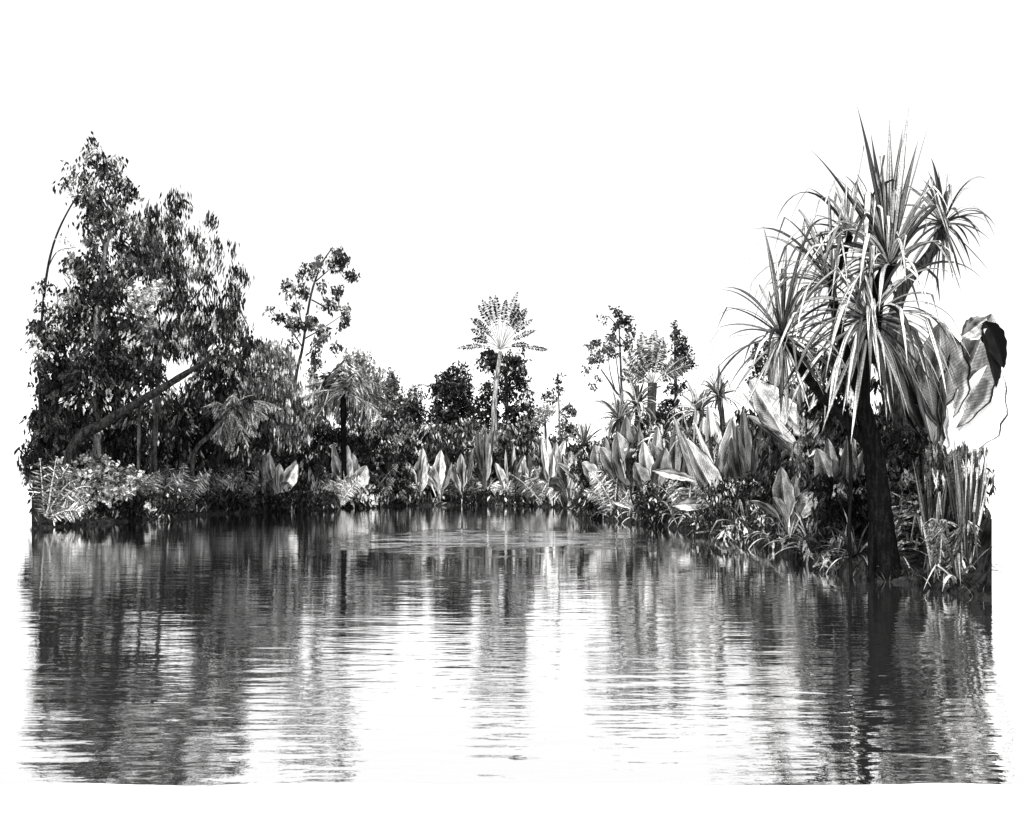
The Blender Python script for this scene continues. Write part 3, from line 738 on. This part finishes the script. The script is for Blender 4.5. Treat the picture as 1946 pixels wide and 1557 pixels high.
# ------------------------------------------------------------------ undergrowth along the water
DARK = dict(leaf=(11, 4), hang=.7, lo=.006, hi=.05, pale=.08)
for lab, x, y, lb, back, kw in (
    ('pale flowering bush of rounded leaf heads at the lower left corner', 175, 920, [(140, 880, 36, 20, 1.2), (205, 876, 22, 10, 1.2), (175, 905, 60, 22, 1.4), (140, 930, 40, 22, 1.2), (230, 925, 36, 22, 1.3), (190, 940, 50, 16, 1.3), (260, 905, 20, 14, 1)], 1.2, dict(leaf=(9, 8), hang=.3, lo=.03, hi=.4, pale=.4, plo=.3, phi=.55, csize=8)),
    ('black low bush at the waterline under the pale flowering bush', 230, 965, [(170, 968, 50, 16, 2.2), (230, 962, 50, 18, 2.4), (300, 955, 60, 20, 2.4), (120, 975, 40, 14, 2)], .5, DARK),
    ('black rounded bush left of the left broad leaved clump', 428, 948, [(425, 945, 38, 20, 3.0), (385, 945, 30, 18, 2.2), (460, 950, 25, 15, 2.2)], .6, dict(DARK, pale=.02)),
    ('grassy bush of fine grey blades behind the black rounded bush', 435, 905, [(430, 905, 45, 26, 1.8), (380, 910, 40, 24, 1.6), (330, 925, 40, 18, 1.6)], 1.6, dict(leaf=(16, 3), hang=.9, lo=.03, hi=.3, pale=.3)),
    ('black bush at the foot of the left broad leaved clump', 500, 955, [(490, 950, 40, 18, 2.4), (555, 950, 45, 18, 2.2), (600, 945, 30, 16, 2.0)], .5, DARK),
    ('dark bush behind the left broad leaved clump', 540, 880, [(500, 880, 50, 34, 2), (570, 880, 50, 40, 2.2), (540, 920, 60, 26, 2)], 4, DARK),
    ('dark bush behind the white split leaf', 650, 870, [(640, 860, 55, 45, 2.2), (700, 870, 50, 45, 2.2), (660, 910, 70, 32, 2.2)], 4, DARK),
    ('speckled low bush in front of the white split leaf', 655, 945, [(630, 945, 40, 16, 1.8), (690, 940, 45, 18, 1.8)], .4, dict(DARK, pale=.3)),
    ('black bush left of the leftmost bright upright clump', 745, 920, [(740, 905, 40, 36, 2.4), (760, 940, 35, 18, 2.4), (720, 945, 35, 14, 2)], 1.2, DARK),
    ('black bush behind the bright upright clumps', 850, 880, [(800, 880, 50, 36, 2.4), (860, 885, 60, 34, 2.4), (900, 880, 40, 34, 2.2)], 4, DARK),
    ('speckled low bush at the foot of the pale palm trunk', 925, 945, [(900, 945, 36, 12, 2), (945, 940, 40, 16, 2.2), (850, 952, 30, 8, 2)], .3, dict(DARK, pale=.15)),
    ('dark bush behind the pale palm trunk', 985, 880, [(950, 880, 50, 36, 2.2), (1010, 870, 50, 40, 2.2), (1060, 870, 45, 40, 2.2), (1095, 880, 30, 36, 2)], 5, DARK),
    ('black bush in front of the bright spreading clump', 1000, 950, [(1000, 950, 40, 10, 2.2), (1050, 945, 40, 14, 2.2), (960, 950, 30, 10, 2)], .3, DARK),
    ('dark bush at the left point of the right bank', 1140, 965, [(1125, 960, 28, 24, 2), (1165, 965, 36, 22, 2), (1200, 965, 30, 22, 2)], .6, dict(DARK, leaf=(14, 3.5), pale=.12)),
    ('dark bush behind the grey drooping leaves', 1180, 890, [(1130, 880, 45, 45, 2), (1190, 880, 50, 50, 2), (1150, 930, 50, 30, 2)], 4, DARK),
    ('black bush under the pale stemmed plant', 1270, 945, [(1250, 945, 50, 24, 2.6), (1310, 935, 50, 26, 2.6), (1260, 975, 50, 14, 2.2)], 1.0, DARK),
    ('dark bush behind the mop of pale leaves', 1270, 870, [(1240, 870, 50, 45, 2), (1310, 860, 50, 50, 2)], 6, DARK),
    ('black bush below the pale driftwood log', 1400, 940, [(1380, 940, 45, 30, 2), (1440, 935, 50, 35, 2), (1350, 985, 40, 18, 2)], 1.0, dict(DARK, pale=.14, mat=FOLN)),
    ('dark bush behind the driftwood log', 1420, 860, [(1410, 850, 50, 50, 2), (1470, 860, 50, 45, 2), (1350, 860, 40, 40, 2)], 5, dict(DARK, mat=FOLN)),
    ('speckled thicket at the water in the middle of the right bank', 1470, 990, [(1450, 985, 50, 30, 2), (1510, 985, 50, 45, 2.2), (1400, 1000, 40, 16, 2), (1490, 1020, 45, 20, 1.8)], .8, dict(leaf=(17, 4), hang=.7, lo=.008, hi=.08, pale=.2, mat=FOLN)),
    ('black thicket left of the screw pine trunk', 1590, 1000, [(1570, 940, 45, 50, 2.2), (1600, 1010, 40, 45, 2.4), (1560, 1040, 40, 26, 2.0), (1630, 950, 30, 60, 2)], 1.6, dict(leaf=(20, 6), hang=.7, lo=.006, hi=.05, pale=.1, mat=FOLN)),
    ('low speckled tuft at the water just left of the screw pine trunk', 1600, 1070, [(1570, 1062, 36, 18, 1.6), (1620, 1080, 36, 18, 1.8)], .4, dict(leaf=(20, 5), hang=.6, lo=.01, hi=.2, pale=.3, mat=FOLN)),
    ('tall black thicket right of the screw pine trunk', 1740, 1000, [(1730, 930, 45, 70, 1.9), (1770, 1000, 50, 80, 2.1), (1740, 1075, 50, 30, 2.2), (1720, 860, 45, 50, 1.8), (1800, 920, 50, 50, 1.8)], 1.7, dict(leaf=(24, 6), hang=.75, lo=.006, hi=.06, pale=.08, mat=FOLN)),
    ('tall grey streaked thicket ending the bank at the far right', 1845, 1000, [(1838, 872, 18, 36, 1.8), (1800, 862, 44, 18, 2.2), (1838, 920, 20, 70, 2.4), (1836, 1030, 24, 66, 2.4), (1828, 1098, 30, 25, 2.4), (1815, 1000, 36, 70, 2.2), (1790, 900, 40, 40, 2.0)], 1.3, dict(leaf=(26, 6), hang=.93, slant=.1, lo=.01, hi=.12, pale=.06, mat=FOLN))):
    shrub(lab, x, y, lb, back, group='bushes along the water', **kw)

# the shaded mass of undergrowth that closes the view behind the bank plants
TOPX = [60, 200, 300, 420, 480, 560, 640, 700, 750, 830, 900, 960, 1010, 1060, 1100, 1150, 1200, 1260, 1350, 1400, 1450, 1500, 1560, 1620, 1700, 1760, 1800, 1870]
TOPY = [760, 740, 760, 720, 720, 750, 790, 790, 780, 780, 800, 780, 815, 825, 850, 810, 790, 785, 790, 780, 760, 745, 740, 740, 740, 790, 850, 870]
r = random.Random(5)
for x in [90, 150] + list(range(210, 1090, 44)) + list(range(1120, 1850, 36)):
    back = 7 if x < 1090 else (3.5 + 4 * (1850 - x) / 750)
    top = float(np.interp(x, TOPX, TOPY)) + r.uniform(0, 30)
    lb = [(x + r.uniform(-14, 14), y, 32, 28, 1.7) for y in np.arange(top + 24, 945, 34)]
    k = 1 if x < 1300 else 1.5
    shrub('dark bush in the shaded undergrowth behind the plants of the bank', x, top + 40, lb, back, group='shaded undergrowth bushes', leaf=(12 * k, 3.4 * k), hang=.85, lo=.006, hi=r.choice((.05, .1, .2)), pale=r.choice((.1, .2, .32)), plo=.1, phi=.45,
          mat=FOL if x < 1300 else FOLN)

# arching ferny plants
def fern(label, d, bx, by, arcs, tone, ll, lw, hang, mat=FOL, stem=.5, rib=2.0, t0=.08, n=30, group=None):
    rng = rngnew(); d = max(d, shore(bx) + .2); S = d / F
    b = P(bx, by, d)
    root = thing('fern', label, 'fern', [b[0], b[1], ground_z(bx, d)], group)
    b[2] = ground_z(bx, d) - .02
    for tx, ty, bow in arcs:
        M = Mesh()
        frond(M, b + np.array([rng.normal() * .04, rng.normal() * .04, 0]), P(tx, ty, d + rng.uniform(-.5, .5)), bow * S, rng, rng.uniform(*tone), rib * S, t0, ll * S, lw * S, n, hang, stem)
        M.build('frond', mat, root)
fern('white arching fern fronds at the lower left corner of the bank', 32.2, 86, 994, [(172, 925, 40), (165, 948, 30), (150, 912, 40), (182, 962, 30), (132, 884, 30), (108, 868, 10), (76, 872, 0), (120, 905, 30), (160, 975, 24)], (.03, .32), 26, 3.0, .3, stem=.3)
fern('dark hanging fern with one pale bent frond at the right end of the bank', 12.6, 1805, 1118, [(1775, 1060, 190), (1846, 1075, 240), (1830, 1100, 200), (1760, 1000, 110), (1850, 1010, 120), (1785, 1090, 220)], (.01, .12), 42, 4.5, 1.2, mat=FOLN, stem=.2, rib=3, n=40)
fern('dark curved fern fronds right behind the screw pine trunk', 15.2, 1730, 1090, [(1690, 980, 60), (1760, 960, 90), (1790, 1000, 110), (1715, 930, 40), (1780, 900, 80), (1700, 1040, 90)], (.01, .3), 60, 6, .7, mat=FOLN, stem=.1, rib=3, n=32)
fern('pale fern in the middle of the far bank bush', 56, 645, 955, [(625, 915, 10), (655, 912, 12), (675, 925, 20), (610, 930, 20), (690, 905, 10)], (.3, .7), 16, 2.4, .5, stem=.6, rib=1.2)
fern('grey fern between the bent leaves and the right bank', 38.5, 1165, 985, [(1120, 900, 30), (1140, 880, 20), (1175, 890, 10), (1200, 915, 30), (1110, 940, 40), (1215, 950, 40)], (.1, .6), 22, 3, .6, stem=.5, rib=1.4)

# small grassy tufts and ferns tangled along the right bank
r = random.Random(11)
for i in range(26):
    px = 1116 + i * 20.5 + r.uniform(-8, 8)
    d = shore(px) + r.uniform(.2, 1.6)
    y0 = HY - (ground_z(px, d) - EYE) * F / d
    k = 1 if px < 1350 else 1.4
    strap_plant('grass_tuft', 'tuft of thin pale and dark blades in the tangle along the right bank', 'grass tuft', d, [(px, y0), (px, y0 - 3), (px + 1, y0 - 6)], [4, 3, 3],
                [(px, y0 - 4, 22, r.uniform(34, 70) * k, r.uniform(3, 5) * k, (5, 85), 1.6, .4, .2)], STRAPF, .05, group='grass tufts of the right bank')
strap_plant('strap_plant', 'tall strappy leaves standing at the far right end of the bank', 'plant', 12.9, [(1846, 1128), (1846, 1120), (1846, 1112)], [8, 8, 7],
            [(1836, 1110, 40, 255, 8, (79, 89), .22, .12, .3), (1822, 1112, 22, 120, 8, (40, 80), 1.3, .15, .3)], STRAP, .03)
strap_plant('strap_plant', 'long dark strap leaves between the screw pine trunk and the right end of the bank', 'plant', 13.6, [(1775, 1118), (1775, 1112), (1775, 1106)], [8, 8, 7],
            [(1775, 1104, 44, 225, 8, (74, 89), .3, .1, .4)], STRAP, .03)
r = random.Random(21)
for i, x in enumerate([225, 285, 345, 395, 455, 575, 620, 700, 735, 770, 860, 905, 985, 1030, 1085, 1300, 1380]):
    d = shore(x) + r.uniform(.5, 3.0)
    h = r.uniform(50, 95)
    fern('arching grey fern among the dark bushes of the bank', d, x, 900,
         [(x + a * r.uniform(.6, 1.1), 955 - h * r.uniform(.35, .9) + (0 if x < 1200 else 15), r.uniform(14, 34)) for a in (-62, -44, -22, 6, 26, 46, 64)], (.04, .35), 22, 2.8, .8, stem=.3, rib=1.1, t0=.15, group='grey ferns along the bank')
# driftwood and fallen leaves
def log(label, d, pts, rr, tone, name='driftwood_log'):
    rng = rngnew(); S = d / F
    root = thing(name, label, 'log', P(pts[0][0], pts[0][1], d))
    M = Mesh(); tube(M, [P(x, y, d + .1 * i) for i, (x, y) in enumerate(pts)], [r * S for r in rr], tone, rough=.2, rng=rng, sides=9)
    M.build('stem', BARKN, root, True)
    return root
log('pale curved driftwood log lying below the two hatched leaves', 28.2, [(1340, 893), (1375, 897), (1410, 892), (1440, 878), (1470, 858)], [3, 5, 5.5, 5, 3], .7)
log('black straight driftwood stick right of the pale curved log', 27.6, [(1425, 888), (1460, 868), (1500, 850)], [7, 7, 5], .012)
log('pale slanting stem rising from the water beside the right bank bushes', 27.6, [(1396, 1000), (1370, 960), (1335, 915), (1312, 868), (1305, 840)], [9, 8, 7, 5, 3], .45, 'slanting_stem')
log('thin pale stick floating at the waterline below the slanting stem', 26.2, [(1322, 1013), (1350, 1009), (1396, 1006)], [1.5, 2.2, 1.2], .7, 'floating_stick')
log('white root arching over the water left of the screw pine trunk', 15.9, [(1545, 1078), (1568, 1058), (1590, 1056), (1606, 1072)], [2, 2.5, 2.5, 2], .7, 'bank_root')
for lab, d, p0, p1, w in (('pale wide leaf lying on the waterline beside the slanting stem', 27.9, (1278, 962), (1358, 960), 26),
                          ('long pale leaf lying across the black bush left of the slanting stem', 30.5, (1240, 895), (1325, 915), 20),
                          ('small pale leaf lying at the left end of the right bank', 36.2, (1164, 955), (1200, 968), 9)):
    rng = rngnew()
    M = Mesh(); paddle(M, P(*p0, d), P(*p1, d - .3), w * d / F, rng, 4 * d / F, .05, .25, 0, .68)
    o = M.build('fallen_leaf', PAD); o['label'] = lab; o['category'] = 'leaf'

# grass blades fringing the waterline
rng = rngnew()
G = Mesh()
for px in np.arange(72, 1875, 1.1):
    dens = .55 + .45 * noise.noise((px * .03, 5.0, 0))
    if rng.random() > dens: continue
    d = shore(px) + rng.uniform(.02, 1.0) * (shore(px) / 40)
    S = d / F; q = P(px, 900, d); q[2] = ground_z(px, d) - .03
    dr = unit(np.array([rng.normal() * .45, rng.normal() * .3, 1.0]))
    L = rng.uniform(10, 30) * (1 if px < 1300 else 1.5) * S
    strap(G, q, dr, L, rng.uniform(1.8, 3.4) * S, .6 if rng.random() < .28 else math.exp(rng.uniform(-4.6, -2)), rng, 1.2, None, n=6)
g = G.build('waterside_grass', STRAPF)
g['kind'] = 'stuff'; g['label'] = 'fringe of grass blades along the waterline'; g['category'] = 'grass'
